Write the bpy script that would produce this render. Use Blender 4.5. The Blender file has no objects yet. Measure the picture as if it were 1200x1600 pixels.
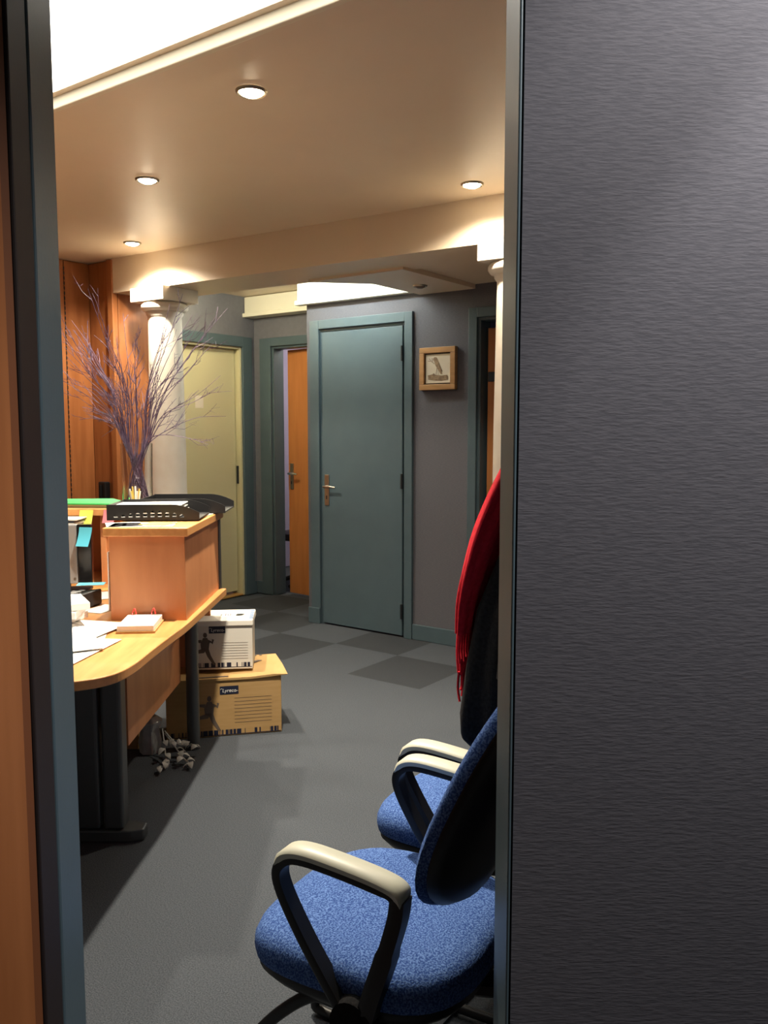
import bpy, bmesh, math, random
from mathutils import Vector, Matrix
random.seed(7)
sc = bpy.context.scene
C = sc.collection
R = math.radians

# ------------------------------------------------------------------ camera, world, exposure
cam_d = bpy.data.cameras.new('camera'); cam = bpy.data.objects.new('camera', cam_d); C.objects.link(cam)
cam.location = (0, 0, 1.40); cam.rotation_euler = (R(90-5.5), 0, 0)
cam_d.sensor_fit = 'VERTICAL'; cam_d.sensor_height = 36.0; cam_d.lens = 36.0*1330/1600; cam_d.clip_start = 0.02
sc.camera = cam
w = bpy.data.worlds.new('world'); sc.world = w; w.use_nodes = True
w.node_tree.nodes['Background'].inputs[0].default_value = (.02, .02, .022, 1)
w.node_tree.nodes['Background'].inputs[1].default_value = 0.3
vs = sc.view_settings
vs.view_transform = 'Standard'; vs.look = 'None'; vs.gamma = 1; vs.use_curve_mapping = False; vs.exposure = 0.92

# light levels (each lamp is created by the builder of its fixture further down)
SPOT_W = 70; PANEL_E = 2.2; COVE_E = 62.0; NEAR_W = 52; HALL_W = 9; OFFICE_W = 12
WARM = (1.0, .88, .70); COOL = (.92, 1.0, .98)

# ------------------------------------------------------------------ materials
def mat(name, col, rough=.6, metal=0, spec=.5, col2=None, scale=20., stretch=(1, 1, 1), bump=0., bscale=None, detail=4, lo=.35, hi=.65, emis=None, estr=0, coord='Object'):
    m = bpy.data.materials.new(name); m.use_nodes = True
    nt = m.node_tree; b = nt.nodes['Principled BSDF']
    b.inputs['Base Color'].default_value = (*col, 1); b.inputs['Roughness'].default_value = rough
    b.inputs['Metallic'].default_value = metal; b.inputs['Specular IOR Level'].default_value = spec
    if emis:
        b.inputs['Emission Color'].default_value = (*emis, 1); b.inputs['Emission Strength'].default_value = estr
    if col2 or bump:
        tc = nt.nodes.new('ShaderNodeTexCoord'); mp = nt.nodes.new('ShaderNodeMapping'); mp.inputs['Scale'].default_value = stretch
        nt.links.new(tc.outputs[coord], mp.inputs['Vector'])
        n = nt.nodes.new('ShaderNodeTexNoise'); n.inputs['Scale'].default_value = scale; n.inputs['Detail'].default_value = detail
        nt.links.new(mp.outputs[0], n.inputs['Vector'])
        if col2:
            r = nt.nodes.new('ShaderNodeValToRGB')
            r.color_ramp.elements[0].position = lo; r.color_ramp.elements[1].position = hi
            r.color_ramp.elements[0].color = (*col, 1); r.color_ramp.elements[1].color = (*col2, 1)
            nt.links.new(n.outputs['Fac'], r.inputs['Fac']); nt.links.new(r.outputs[0], b.inputs['Base Color'])
        if bump:
            n2 = n
            if bscale:
                n2 = nt.nodes.new('ShaderNodeTexNoise'); n2.inputs['Scale'].default_value = bscale; n2.inputs['Detail'].default_value = 3
                nt.links.new(mp.outputs[0], n2.inputs['Vector'])
            bp = nt.nodes.new('ShaderNodeBump'); bp.inputs['Strength'].default_value = bump; bp.inputs['Distance'].default_value = .004
            nt.links.new(n2.outputs['Fac'], bp.inputs['Height']); nt.links.new(bp.outputs[0], b.inputs['Normal'])
    return m

M = {}
M['wall'] = mat('grey_wallpaper', (.112, .114, .132), .85, spec=.2, col2=(.133, .134, .153), scale=60, stretch=(1, 1, 6), bump=.14, lo=.4, hi=.6)
M['plainwall'] = mat('grey_wall_paint', (.15, .155, .18), .7, spec=.3, col2=(.165, .17, .195), scale=30, bump=.1)
M['teal'] = mat('teal_paint', (.072, .112, .132), .42, spec=.45, col2=(.078, .120, .141), scale=9, bump=.03, bscale=140)
M['tealdoor'] = mat('teal_door_paint', (.074, .115, .138), .45, spec=.45, col2=(.080, .124, .147), scale=6)
M['ceil'] = mat('cream_ceiling_paint', (.78, .655, .50), .40, spec=.35, col2=(.80, .675, .515), scale=4)
M['ceil2'] = mat('cream_trim_paint', (.80, .73, .56), .5)
M['whitebox'] = mat('off_white_boxing', (.78, .78, .66), .6)
M['stone'] = mat('cream_column_plaster', (.80, .73, .62), .6, col2=(.84, .78, .68), scale=12)
M['wood'] = mat('orange_wood', (.53, .205, .080), .42, spec=.45, col2=(.66, .285, .120), scale=4, stretch=(2.2, 2.2, .5))
M['woodh'] = mat('orange_wood_flat', (.56, .25, .078), .38, spec=.45, col2=(.68, .33, .115), scale=7, stretch=(5, .6, 5))
M['woodwall'] = mat('orange_wood_panel', (.33, .118, .038), .4, spec=.4, col2=(.42, .160, .055), scale=6, stretch=(4, 4, .4))
M['wooddoor'] = mat('orange_wood_door', (.49, .185, .052), .45, spec=.35, col2=(.56, .22, .065), scale=5, stretch=(4, 4, .4))
M['darkwood_shade'] = mat('dark_wood_and_shade', (.018, .010, .008), .6)  # dark wood tone, also used as painted shade in the near doorway rebate
M['brown'] = mat('brown_lipping', (.20, .07, .025), .5)
M['carpetA'] = mat('carpet_grey', (.050, .058, .070), .95, spec=.1, col2=(.098, .109, .126), scale=260, bump=.6, detail=3)
M['carpetB'] = mat('carpet_mid_grey', (.048, .056, .067), .95, spec=.1, col2=(.094, .105, .121), scale=260, bump=.6, detail=3)
M['carpetC'] = mat('carpet_dark_grey', (.033, .037, .043), .95, spec=.1, col2=(.060, .066, .075), scale=260, bump=.6, detail=3)
M['blue'] = mat('blue_speckled_fabric', (.028, .070, .25), .9, spec=.15, col2=(.135, .245, .55), scale=270, bump=.35, detail=2, lo=.42, hi=.62)
M['black'] = mat('black_plastic', (.011, .011, .012), .45, spec=.4)
M['blackfab'] = mat('black_cloth', (.010, .010, .011), .95, spec=.1, col2=(.017, .017, .018), scale=120, bump=.3)
M['screen'] = mat('black_screen', (.006, .006, .007), .15)
M['ivory'] = mat('ivory_plastic', (.66, .66, .54), .4, spec=.4)
M['greymetal'] = mat('dark_grey_metal', (.085, .092, .095), .4, metal=.3)
M['silver'] = mat('silver_plastic', (.30, .30, .30), .4, metal=.4)
M['chrome'] = mat('chrome', (.75, .75, .74), .18, metal=1)
M['brass'] = mat('aged_brass', (.55, .50, .40), .32, metal=1)
M['darkmetal'] = mat('dark_iron', (.03, .035, .04), .4, metal=.5)
M['red'] = mat('red_wool', (.42, .008, .018), .85, spec=.15, col2=(.52, .014, .028), scale=90, bump=.3)
M['paper'] = mat('white_paper', (.82, .81, .78), .7)
M['paper2'] = mat('cream_paper', (.78, .74, .64), .7)
M['ink'] = mat('grey_ink', (.16, .16, .19), .7)
M['green'] = mat('green_card', (.035, .52, .13), .5)
M['noteY'] = mat('yellow_note', (.70, .78, .12), .6)
M['noteB'] = mat('blue_note', (.10, .52, .68), .6)
M['noteP'] = mat('pink_note', (.80, .26, .30), .6)
M['cardboard'] = mat('brown_cardboard', (.46, .29, .12), .8, spec=.2, col2=(.50, .32, .14), scale=8, stretch=(1, 1, 8))
M['whitecard'] = mat('white_cardboard', (.74, .71, .64), .7, spec=.3)
M['navy'] = mat('navy_print', (.012, .016, .04), .5)
M['printgrey'] = mat('grey_print', (.13, .10, .08), .7)
M['printblue'] = mat('pale_blue_print', (.16, .25, .42), .7)
M['twig'] = mat('purple_twig_bark', (.085, .05, .105), .55, col2=(.21, .15, .23), scale=40, spec=.4)
M['leaf'] = mat('silver_leaf', (.42, .43, .41), .5, col2=(.60, .60, .57), scale=18)
M['oak'] = mat('oak_frame', (.38, .20, .075), .5, col2=(.45, .25, .10), scale=9, stretch=(1, 1, 4))
M['tile'] = mat('cream_tile', (.62, .56, .44), .6, col2=(.66, .61, .50), scale=20)
M['etch'] = mat('brown_etching', (.16, .10, .055), .7, col2=(.30, .21, .12), scale=60)
M['creamdoor'] = mat('cream_door_paint', (.60, .58, .37), .5)
M['lav'] = mat('lavender_wall', (.36, .34, .48), .8)
M['beige'] = mat('beige_cloth', (.62, .46, .34), .9)
M['parquet'] = mat('parquet', (.50, .28, .08), .4)
M['redclip'] = mat('red_clip', (.75, .06, .04), .4)
M['yprint'] = mat('yellow_print', (.70, .50, .10), .5)
M['diff'] = mat('lit_diffuser', (.9, .9, .88), .5, emis=(1, .97, .88), estr=PANEL_E)
M['cove'] = mat('lit_tube', (.9, .9, .9), .5, emis=COOL, estr=COVE_E)
M['bulb'] = mat('lit_bulb', (.9, .9, .9), .5, emis=(1, .84, .60), estr=28)
M['bulboff'] = mat('unlit_lamp_glass', (.20, .15, .10), .2)
g = bpy.data.materials.new('clear_glass'); g.use_nodes = True
gb = g.node_tree.nodes['Principled BSDF']; gb.inputs['Base Color'].default_value = (.96, .97, .97, 1); gb.inputs['Roughness'].default_value = .02
gb.inputs['Transmission Weight'].default_value = 1; gb.inputs['IOR'].default_value = 1.45; M['glass'] = g

# ------------------------------------------------------------------ mesh helpers
class MB:
    def __init__(s): s.v = []; s.f = []
    def add(s, vs, fs):
        o = len(s.v); s.v += [tuple(p) for p in vs]; s.f += [tuple(i+o for i in f) for f in fs]; return s
    def box(s, x0, x1, y0, y1, z0, z1, T=None):
        p = [Vector((x, y, z)) for z in (z0, z1) for y in (y0, y1) for x in (x0, x1)]
        if T: p = [T @ q for q in p]
        return s.add(p, [(0, 2, 3, 1), (4, 5, 7, 6), (0, 1, 5, 4), (2, 6, 7, 3), (0, 4, 6, 2), (1, 3, 7, 5)])
    def prism(s, pts, z0, z1, T=None):
        n = len(pts); p = [Vector((x, y, z)) for z in (z0, z1) for x, y in pts]
        if T: p = [T @ q for q in p]
        a = sum(pts[i][0]*pts[(i+1) % n][1]-pts[(i+1) % n][0]*pts[i][1] for i in range(n))
        fs = [tuple(reversed(range(n))), tuple(range(n, 2*n))]+[(i, (i+1) % n, n+(i+1) % n, n+i) for i in range(n)]
        if a < 0: fs = [tuple(reversed(f)) for f in fs]
        return s.add(p, fs)
    def loft(s, rings, cap=True):
        n = len(rings[0]); p = [q for r in rings for q in r]; fs = []
        for k in range(len(rings)-1):
            for i in range(n):
                j = (i+1) % n; fs.append((k*n+i, k*n+j, (k+1)*n+j, (k+1)*n+i))
        if cap: fs += [tuple(reversed(range(n))), tuple(range((len(rings)-1)*n, len(rings)*n))]
        return s.add(p, fs)
    def lathe(s, prof, c=(0, 0), n=32, cap=True):
        return s.loft([[(c[0]+r*math.cos(2*math.pi*i/n), c[1]+r*math.sin(2*math.pi*i/n), z) for i in range(n)] for r, z in prof], cap)
    def tube(s, pts, rad, n=8, cap=True):
        pts = [Vector(p) for p in pts]; rings = []; up = None
        for i, p in enumerate(pts):
            d = (pts[min(i+1, len(pts)-1)]-pts[max(i-1, 0)]).normalized()
            if up is None: up = d.orthogonal().normalized()
            else:
                up = up-d*up.dot(d); up = up.normalized() if up.length > 1e-6 else d.orthogonal().normalized()
            b = d.cross(up); r = rad[i] if isinstance(rad, (list, tuple)) else rad
            rings.append([p+(up*math.cos(2*math.pi*k/n)+b*math.sin(2*math.pi*k/n))*r for k in range(n)])
        return s.loft(rings, cap)
    def ribbon(s, pts, wv, width, thick):   # rectangular section swept along pts; wv is the width axis
        pts = [Vector(p) for p in pts]; wv = Vector(wv); rings = []
        for i, p in enumerate(pts):
            d = (pts[min(i+1, len(pts)-1)]-pts[max(i-1, 0)]).normalized(); nn = d.cross(wv).normalized()
            t = thick[i] if isinstance(thick, (list, tuple)) else thick
            W = width[i] if isinstance(width, (list, tuple)) else width
            a, b = wv*W/2, nn*t/2
            rings.append([p-a*.8-b, p+a*.8-b, p+a-b*.3, p+a*.85+b, p-a*.85+b, p-a-b*.3])
        return s.loft(rings)
    def build(s, name, m, parent=None, bevel=0, smooth=0, sub=0, seg=2):
        me = bpy.data.meshes.new(name); me.from_pydata(s.v, [], s.f); me.update()
        bm = bmesh.new(); bm.from_mesh(me); bmesh.ops.recalc_face_normals(bm, faces=bm.faces); bm.to_mesh(me); bm.free()
        me.materials.append(M[m] if isinstance(m, str) else m)
        if smooth:
            me.shade_smooth(); me.set_sharp_from_angle(angle=R(smooth))
        o = bpy.data.objects.new(name, me); C.objects.link(o)
        if parent: o.parent = parent
        if bevel:
            bv = o.modifiers.new('bevel', 'BEVEL'); bv.width = bevel; bv.segments = seg; bv.limit_method = 'ANGLE'; bv.angle_limit = R(40)
        if sub:
            sb = o.modifiers.new('subdivision', 'SUBSURF'); sb.levels = sub; sb.render_levels = sub
        if name in ('print', 'twig_drawing', 'ruled_lines', 'stripe_print', 'figure_print', 'lid_stripes', 'scribble', 'swoosh'): o['kind'] = 'stuff'
        return o

def tag(o, label=None, cat=None, group=None, kind=None):
    if label: o['label'] = label
    if cat: o['category'] = cat
    if group: o['group'] = group
    if kind: o['kind'] = kind
    return o
def thing(name, label, cat, loc=(0, 0, 0), rotz=0, group=None):
    o = bpy.data.objects.new(name, None); C.objects.link(o); o.empty_display_size = .05
    o.location = loc; o.rotation_euler = (0, 0, rotz)
    return tag(o, label, cat, group)
G0 = Vector((-.55, 6.17, 0)); UA = R(-36.19)       # corridor frame: x runs along the teal-door wall, y away from the camera
U = Vector((math.cos(UA), math.sin(UA), 0)); V = Vector((-math.sin(UA), math.cos(UA), 0))
def RF(s, t, z=0): return G0+U*s+V*t+Vector((0, 0, z))
def inroom(o): o.location = G0; o.rotation_euler = (0, 0, UA); return o
def struct(o, label=None): o['kind'] = 'structure'; (label and tag(o, label)); return o
def rstruct(mb, name, m, label=None, **k): return struct(inroom(mb.build(name, m, **k)), label)
def bez(pts, n=8):      # Catmull-Rom through the points
    P = [Vector(p) for p in pts]; out = []
    for i in range(len(P)-1):
        a, b, c, d = P[max(i-1, 0)], P[i], P[i+1], P[min(i+2, len(P)-1)]
        for k in range(n):
            t = k/n
            out.append(.5*((2*b)+(c-a)*t+(2*a-5*b+4*c-d)*t*t+(3*b-a-3*c+d)*t**3))
    return out+[P[-1]]
def text_mesh(body, size, shear=0, ext=.0004):
    cu = bpy.data.curves.new('lettering', 'FONT'); cu.body = body; cu.size = size; cu.shear = shear; cu.extrude = ext; cu.align_x = 'CENTER'; cu.align_y = 'CENTER'
    ob = bpy.data.objects.new('lettering', cu); C.objects.link(ob)
    me = bpy.data.meshes.new_from_object(ob.evaluated_get(bpy.context.evaluated_depsgraph_get()))
    bpy.data.objects.remove(ob); bpy.data.curves.remove(cu); return me
def mesh_obj(name, me, m, parent):
    me.materials.clear(); me.materials.append(M[m]); o = bpy.data.objects.new(name, me); C.objects.link(o); o.parent = parent; return o
def spot(name, loc, W, col, size, blend, target=None, radius=.03, parent=None):
    l = bpy.data.lights.new(name, 'SPOT'); l.energy = W; l.color = col; l.spot_size = R(size); l.spot_blend = blend; l.shadow_soft_size = radius
    o = bpy.data.objects.new(name, l); C.objects.link(o); o.location = loc
    if target: o.rotation_euler = (Vector(target)-Vector(loc)).to_track_quat('-Z', 'Y').to_euler()
    if parent: o.parent = parent
    return o

# ------------------------------------------------------------------ floor with carpet tiles
fl = struct(MB().box(-4.2, 4.6, -2.2, 9.5, -.06, -.008).build('floor', 'carpetB'), 'grey carpet tiled floor')
T = .4999
tile_me = {}
for k in 'ABC':
    mb = MB().box(-T/2, T/2, -T/2, T/2, -.008, 0)
    me = bpy.data.meshes.new('carpet_tile'); me.from_pydata(mb.v, [], mb.f); me.materials.append(M['carpet'+k]); tile_me[k] = me
rnd = random.Random(3)
a_s, a_t = .0945+1.08, -1.13+.65           # one joint corner of the tile grid in the corridor frame
q0 = Vector((.084, 5.203, 0))-G0; a_s, a_t = q0.dot(U), q0.dot(V)
for i in range(-9, 8):
    for j in range(-10, 5):
        s, t = a_s+(i+.5)*.5, a_t+(j+.5)*.5
        p = RF(s, t)
        if s < -1.0 or s > 3.3 or t > .55 or p.y < 1.2 or p.y > 7.6: continue
        if p.x > .15*p.y+.6 or p.x < -.42*p.y-.7: continue
        if t > 0-.25 and s > -.1: 
            if t > .2: continue
        dark = (i+j) % 2 == 1
        if t > -1.0: k = 'C' if dark else 'A'
        else: k = 'A'
        if t > -.2 and s < 0: k = 'C' if dark else 'B'
        o = bpy.data.objects.new('carpet_tile', tile_me[k]); C.objects.link(o); o.parent = fl
        o.location = p; o.rotation_euler = (0, 0, UA)

# ------------------------------------------------------------------ ceilings and beam
CZ = 2.50
rstruct(MB().box(-1.4, 4.3, -6.4, -.7, CZ, CZ+.08), 'ceiling', 'ceil', 'cream painted ceiling over the reception')
rstruct(MB().box(-1.4, .97, -.7, .75, CZ, CZ+.08), 'ceiling', 'ceil', 'cream ceiling at the corridor end')
rstruct(MB().box(1.38, 3.7, -.8, .14, 2.295, 2.34), 'ceiling', 'ceil', 'lowered ceiling over the corridor')
rstruct(MB().prism([(.70, -.78), (1.38, -.78), (1.38, 0), (.97, 0), (.97, -.5)], 2.268, 2.30), 'trim_1', 'ceil', 'lowered ceiling band with unlit spotlight')
rstruct(MB().box(.97, .99, -.7, 0, 2.30, CZ+.08), 'trim_2', 'ceil')
rstruct(MB().prism([(-.645, -1.155), (3.6, -.945), (3.6, -.57), (-.645, -.76)], 2.283, CZ), 'trim_3', 'ceil', 'cream ceiling beam carried by the columns')
# plaster band and lit ceiling tray
rstruct(MB().box(-.9, 3.55, -2.945, -2.77, CZ-.02, CZ), 'trim_4', 'ceil')
tray = inroom(tag(bpy.data.objects.new('ceiling_light_tray', None), 'large glowing white ceiling light panel with cream frame', 'ceiling light')); C.objects.link(tray)
mb = MB(); s0, s1, t0, t1, fw = .35, 2.95, -3.62, -2.93, .022
mb.box(s0, s1, t1-fw, t1, CZ-.055, CZ-.001); mb.box(s0, s1, t0, t0+fw, CZ-.055, CZ-.001)
mb.box(s0, s0+fw, t0+fw, t1-fw, CZ-.055, CZ-.001); mb.box(s1-fw, s1, t0+fw, t1-fw, CZ-.055, CZ-.001)
mb.build('frame', 'ceil2', tray, bevel=.004)
g_ = .024; mb = MB(); a0, a1, b0_, b1 = s0+fw, s1-fw, t0+fw, t1-fw
mb.box(a0, a1, b1-g_, b1, CZ-.018, CZ-.002); mb.box(a0, a1, b0_, b0_+g_, CZ-.018, CZ-.002); mb.box(a0, a0+g_, b0_+g_, b1-g_, CZ-.018, CZ-.002); mb.box(a1-g_, a1, b0_+g_, b1-g_, CZ-.018, CZ-.002)
mb.build('inner_rim', 'ceil', tray)
MB().box(a0+g_, a1-g_, b0_+g_, b1-g_, CZ-.016, CZ-.004).build('diffuser', 'diff', tray)

# ------------------------------------------------------------------ walls of the corridor
def wallbox(name, m, boxes, label=None):
    mb = MB()
    for b in boxes: mb.box(*b)
    return rstruct(mb, name, m, label)
# wall with the teal door: openings for that door and for the one at its right end
wallbox('wall_back', 'wall', [(0, .09, 0, .14, 0, CZ), (.09, .875, 0, .14, 2.105, CZ), (.875, 1.405, 0, .14, 0, 2.34), (1.405, 2.20, 0, .14, 2.09, 2.34), (2.20, 3.7, 0, .14, 0, 2.34), (.875, .99, 0, .14, 2.34, CZ)], 'grey papered wall around the teal door')
wallbox('wall_return', 'wall', [(0, .10, .14, .584, 0, CZ)])
wallbox('wall_far', 'plainwall', [(-1.25, -.90, .584, .70, 0, CZ), (-.90, -.12, .584, .70, 2.09, CZ), (-.12, .10, .584, .70, 0, CZ)], 'blue grey wall with the orange door')
wallbox('wall_corridor_left', 'plainwall', [(-1.25, -1.105, .43, .584, 0, CZ), (-1.25, -1.105, -.37, .43, 2.085, CZ), (-1.25, -1.105, -.80, -.37, 0, CZ)], 'blue grey wall with the cream door')
# wood clad wall on the left
wl = wallbox('wall_left', 'woodwall', [(-1.08, -.935, -5.0, -1.14, 0, CZ), (-1.25, -.66, -1.125, -.80, 0, CZ)], 'orange wood clad wall')
for (a, b) in ((-1.14, -1.325), (-1.33, -2.0), (-2.005, -2.6)):
    MB().box(-.935, -.922, b, a, .01, CZ-.005).build('panel', 'woodwall', wl, bevel=.002)
MB().box(-.92, -.70, -1.14, -1.125, .01, CZ-.005).build('panel', 'woodwall', wl, bevel=.002)
MB().box(-.698, -.645, -1.165, -1.125, .01, CZ-.005).build('corner_post', 'woodwall', wl, bevel=.003)
MB().box(-.66, -.645, -1.12, -.80, .01, 2.283).build('panel', 'woodwall', wl, bevel=.002)
mb = MB(); z = .9
while z < 2.46:
    mb.box(-.9225, -.9205, -1.331, -1.322, z, z+.020); z += .032
o = mb.build('slot_row', 'darkwood_shade', wl); o['kind'] = 'stuff'
# plain walls that close the reception
struct(MB().box(-3.3, -3.15, 1.17, 4.6, 0, CZ).build('wall_reception_left', 'plainwall'))
rstruct(MB().box(3.55, 3.70, -3.62, .14, 0, CZ), 'wall_right', 'wall', 'grey wall behind the blue chairs')

# boxed cornices above the doors
def boxing(name, s0, s1, tf, tb, z0, z1, label):
    mb = MB().box(s0, s1, tf, tb, z0, z1).box(s0-.012, s1, tf-.018, tb, z0-.004, z0+.028)
    return rstruct(mb, name, 'whitebox', label, bevel=.004)
boxing('trim_5', -.055, .965, -.04, -.001, 2.285, 2.485, 'white boxed cornice above the teal door')
boxing('trim_6', -1.10, -.005, .47, .583, 2.335, 2.495, 'off white boxed cornice above the orange door')

# ------------------------------------------------------------------ doors and casings
def casing(name, s0, s1, t_face, z1, w, lw=None, d=.022, parent=None, right=True):
    mb = MB(); lw = lw or w
    mb.box(s0-lw, s0, t_face-d, t_face-.0005, 0, z1+w)
    if right: mb.box(s1, s1+w, t_face-d, t_face-.0005, 0, z1+w)
    mb.box(s0, s1, t_face-d, t_face-.0005, z1, z1+w)
    mb.box(s0-.005, s0+.018, t_face-.0006, t_face+.12, 0, z1+.005).box(s1-.018, s1+.005, t_face-.0006, t_face+.12, 0, z1+.005).box(s0, s1, t_face-.0006, t_face+.12, z1-.018, z1+.005)
    return rstruct(mb, name, 'teal', bevel=.003)
def lever(parent, x, y, z, side, m='brass'):
    """handle set on a face looking toward -y"""
    h = MB().box(x-.02, x+.02, y-.008, y, z-.135, z+.085).build('handle_plate', m, parent, bevel=.006)
    mb = MB().tube([(x, y-.006, z), (x, y-.045, z)], .009, 10)
    mb.tube(bez([(x, y-.045, z), (x+side*.03, y-.05, z), (x+side*.075, y-.05, z+.001), (x+side*.11, y-.047, z-.003)], 4), [.010]*4+[.0095]*5+[.008]*4, 10)
    mb.build('lever', 'chrome', parent, smooth=50)
    mb = MB().box(x-.004, x+.004, y-.0095, y-.007, z-.09, z-.065); mb.build('keyhole', 'darkmetal', parent)
    return h

casing('trim_7', .125, .862, 0, 2.105, .062, lw=.085)
d1 = inroom(tag(bpy.data.objects.new('door_1', None), 'closed teal painted door with lever handle', kind='structure')); C.objects.link(d1)
MB().box(.148, .84, -.012, .028, .012, 2.082).build('leaf', 'tealdoor', d1, bevel=.003)
lever(d1, .19, -.012, 1.0, 1)
for z in (.18, 1.06, 1.90):
    MB().tube([(.846, -.026, z-.05), (.846, -.026, z+.05)], .009, 10).build('hinge', 'darkmetal', d1, smooth=40)
# scuffed plinth block at the foot of the left casing
rstruct(MB().box(.022, .128, -.034, -.0225, 0, .115), 'baseboard_corner', 'teal', bevel=.003)
rstruct(MB().box(.925, 1.342, -.016, -.0005, 0, .105), 'baseboard_back', 'teal', bevel=.004)

casing('trim_8', 1.405, 2.20, 0, 2.09, .06)
d3 = thing('door_3', 'dark wooden door standing ajar behind the right column', None, RF(1.44, .06), UA+R(16)); d3['kind'] = 'structure'
MB().box(0, .72, 0, .04, .012, 2.03).build('leaf', 'wooddoor', d3, bevel=.003)
MB().box(.004, .05, -.012, 0, 1.70, 1.76).build('latch', 'darkmetal', d3, bevel=.003)

casing('trim_9', -.90, -.12, .584, 2.09, .07, lw=.125)
d2 = thing('door_2', 'orange wooden door slightly ajar with brass handle', None, RF(-.135, .625), UA+math.pi-R(6)); d2['kind'] = 'structure'
MB().box(0, .70, -.04, 0, .012, 2.065).build('leaf', 'wooddoor', d2, bevel=.003)
hd = bpy.data.objects.new('handle_set', None); C.objects.link(hd); hd.parent = d2; hd.rotation_euler = (0, 0, math.pi); hd.location = (.655, 0, 0)
lever(hd, 0, 0, 1.035, 1)

# cream door in the left corridor wall (faces +s): build in a frame turned by 90 degrees
def leftframe(o): o.location = RF(-1.105, 0); o.rotation_euler = (0, 0, UA+R(90)); return o     # local x = +t, local y = -s
mb = MB(); mb.box(.43, .535, -.022, -.0005, 0, 2.17).box(-.46, -.37, -.022, -.0005, 0, 2.17).box(-.37, .43, -.022, -.0005, 2.085, 2.17)
struct(leftframe(mb.build('trim_10', 'teal', bevel=.003)))
mb = MB(); mb.box(.412, .4305, -.0004, .12, 0, 2.09).box(-.3705, -.352, -.0004, .12, 0, 2.09).box(-.352, .412, -.0004, .12, 2.067, 2.09)
struct(leftframe(mb.build('trim_11', 'creamdoor', bevel=.002)))
d4 = leftframe(tag(bpy.data.objects.new('door_4', None), 'cream painted door with a small white notice', kind='structure')); C.objects.link(d4)
MB().box(-.35, .402, .055, .095, .035, 2.062).build('leaf', 'creamdoor', d4, bevel=.002)
MB().box(.404, .411, .03, .05, .95, 1.10).build('strike_plate', 'darkmetal', d4)
MB().box(-.352, .412, 0, .14, .0005, .012).build('threshold', 'parquet', d4, bevel=.002)
no = leftframe(MB().box(-.03, .055, .0532, .0545, 1.575, 1.675).build('door_notice', 'paper2')); tag(no, 'small square cream notice stuck on the cream door', 'notice')

# office seen past the orange door
wallbox('wall_office', 'lav', [(-1.9, .6, 2.0, 2.1, 0, CZ), (-1.95, -1.85, .7, 2.0, 0, CZ), (.5, .6, .7, 2.0, 0, CZ)], 'lavender wall of the office past the orange door')
rstruct(MB().box(-1.95, .6, .70, 2.1, CZ, CZ+.05), 'ceiling', 'ceil2')
ol = thing('office_ceiling_lamp', 'round ceiling lamp of the office behind the orange door', 'lamp', RF(-.7, 1.3, CZ))
MB().lathe([(.12, -.002), (.13, -.03), (.10, -.06), (.02, -.07)], n=24).build('lamp_shade', 'bulb', ol, smooth=50)
l = bpy.data.lights.new('office_light', 'POINT'); l.energy = OFFICE_W; l.color = (1, .93, .9); l.shadow_soft_size = .1
lo = bpy.data.objects.new('office_light', l); C.objects.link(lo); lo.parent = ol; lo.location = (0, 0, -.2)
jk = thing('jacket', 'beige jacket hung in the gap of the orange door', 'jacket', RF(-1.02, 1.05, 0), UA)
rings = []
for z, rx, ry in ((.82, .10, .05), (.86, .13, .07), (1.0, .13, .075), (1.1, .115, .07), (1.16, .08, .05), (1.19, .03, .03)):
    rings.append([(rx*math.cos(a)*(1+.08*math.sin(3*a)), ry*math.sin(a), z+.01*math.sin(2*a)) for a in [2*math.pi*k/20 for k in range(20)]])
MB().loft(rings).build('body', 'beige', jk, smooth=60)
MB().tube(bez([(.09, -.03, 1.13), (.13, -.06, 1.02), (.12, -.09, .90), (.10, -.1, .84)]), .038, 10).build('sleeve', 'beige', jk, smooth=60)
oc = thing('office_chair', 'black office chair just behind the orange door gap', 'chair', RF(-1.02, 1.05, 0), UA)
MB().box(-.2, .2, -.2, .2, .42, .49).build('seat', 'black', oc, bevel=.025)
MB().box(-.19, .19, .14, .18, .52, .80).build('backrest', 'black', oc, bevel=.02)
MB().lathe([(.03, .08), (.03, .42)], n=12).build('column', 'black', oc, smooth=40)
for k in range(5):
    a = k*2*math.pi/5; MB().tube([(0, 0, .1), (.24*math.cos(a), .24*math.sin(a), .03)], [.025, .018], 8).build('leg', 'black', oc, smooth=40)

# baseboards of the corridor end
rstruct(MB().box(-1.09, -1.026, .566, .5835, 0, .105), 'baseboard_far', 'teal', bevel=.003)
struct(leftframe(MB().box(.536, .565, -.016, -.0005, 0, .105).build('baseboard_left', 'teal', bevel=.003)))

# framed bird tile on the wall
pf = inroom(tag(bpy.data.objects.new('framed_bird_tile', None), 'small oak framed tile of a bird on a log, on grey wall', 'picture')); C.objects.link(pf)
px, pz, ps = 1.122, 1.79, .135
mb = MB(); fwid = .036
mb.box(px-ps, px+ps, -.034, -.001, pz+ps-fwid, pz+ps).box(px-ps, px+ps, -.034, -.001, pz-ps, pz-ps+fwid)
mb.box(px-ps, px-ps+fwid, -.034, -.001, pz-ps+fwid, pz+ps-fwid).box(px+ps-fwid, px+ps, -.034, -.001, pz-ps+fwid, pz+ps-fwid)
mb.build('frame', 'oak', pf, bevel=.003)
MB().box(px-ps+fwid, px+ps-fwid, -.016, -.001, pz-ps+fwid, pz+ps-fwid).build('dark_border', 'darkwood_shade', pf)
tp = MB().box(px-.092, px+.092, -.021, -.0155, pz-.092, pz+.092).build('tile', 'tile', pf, bevel=.002)
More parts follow.
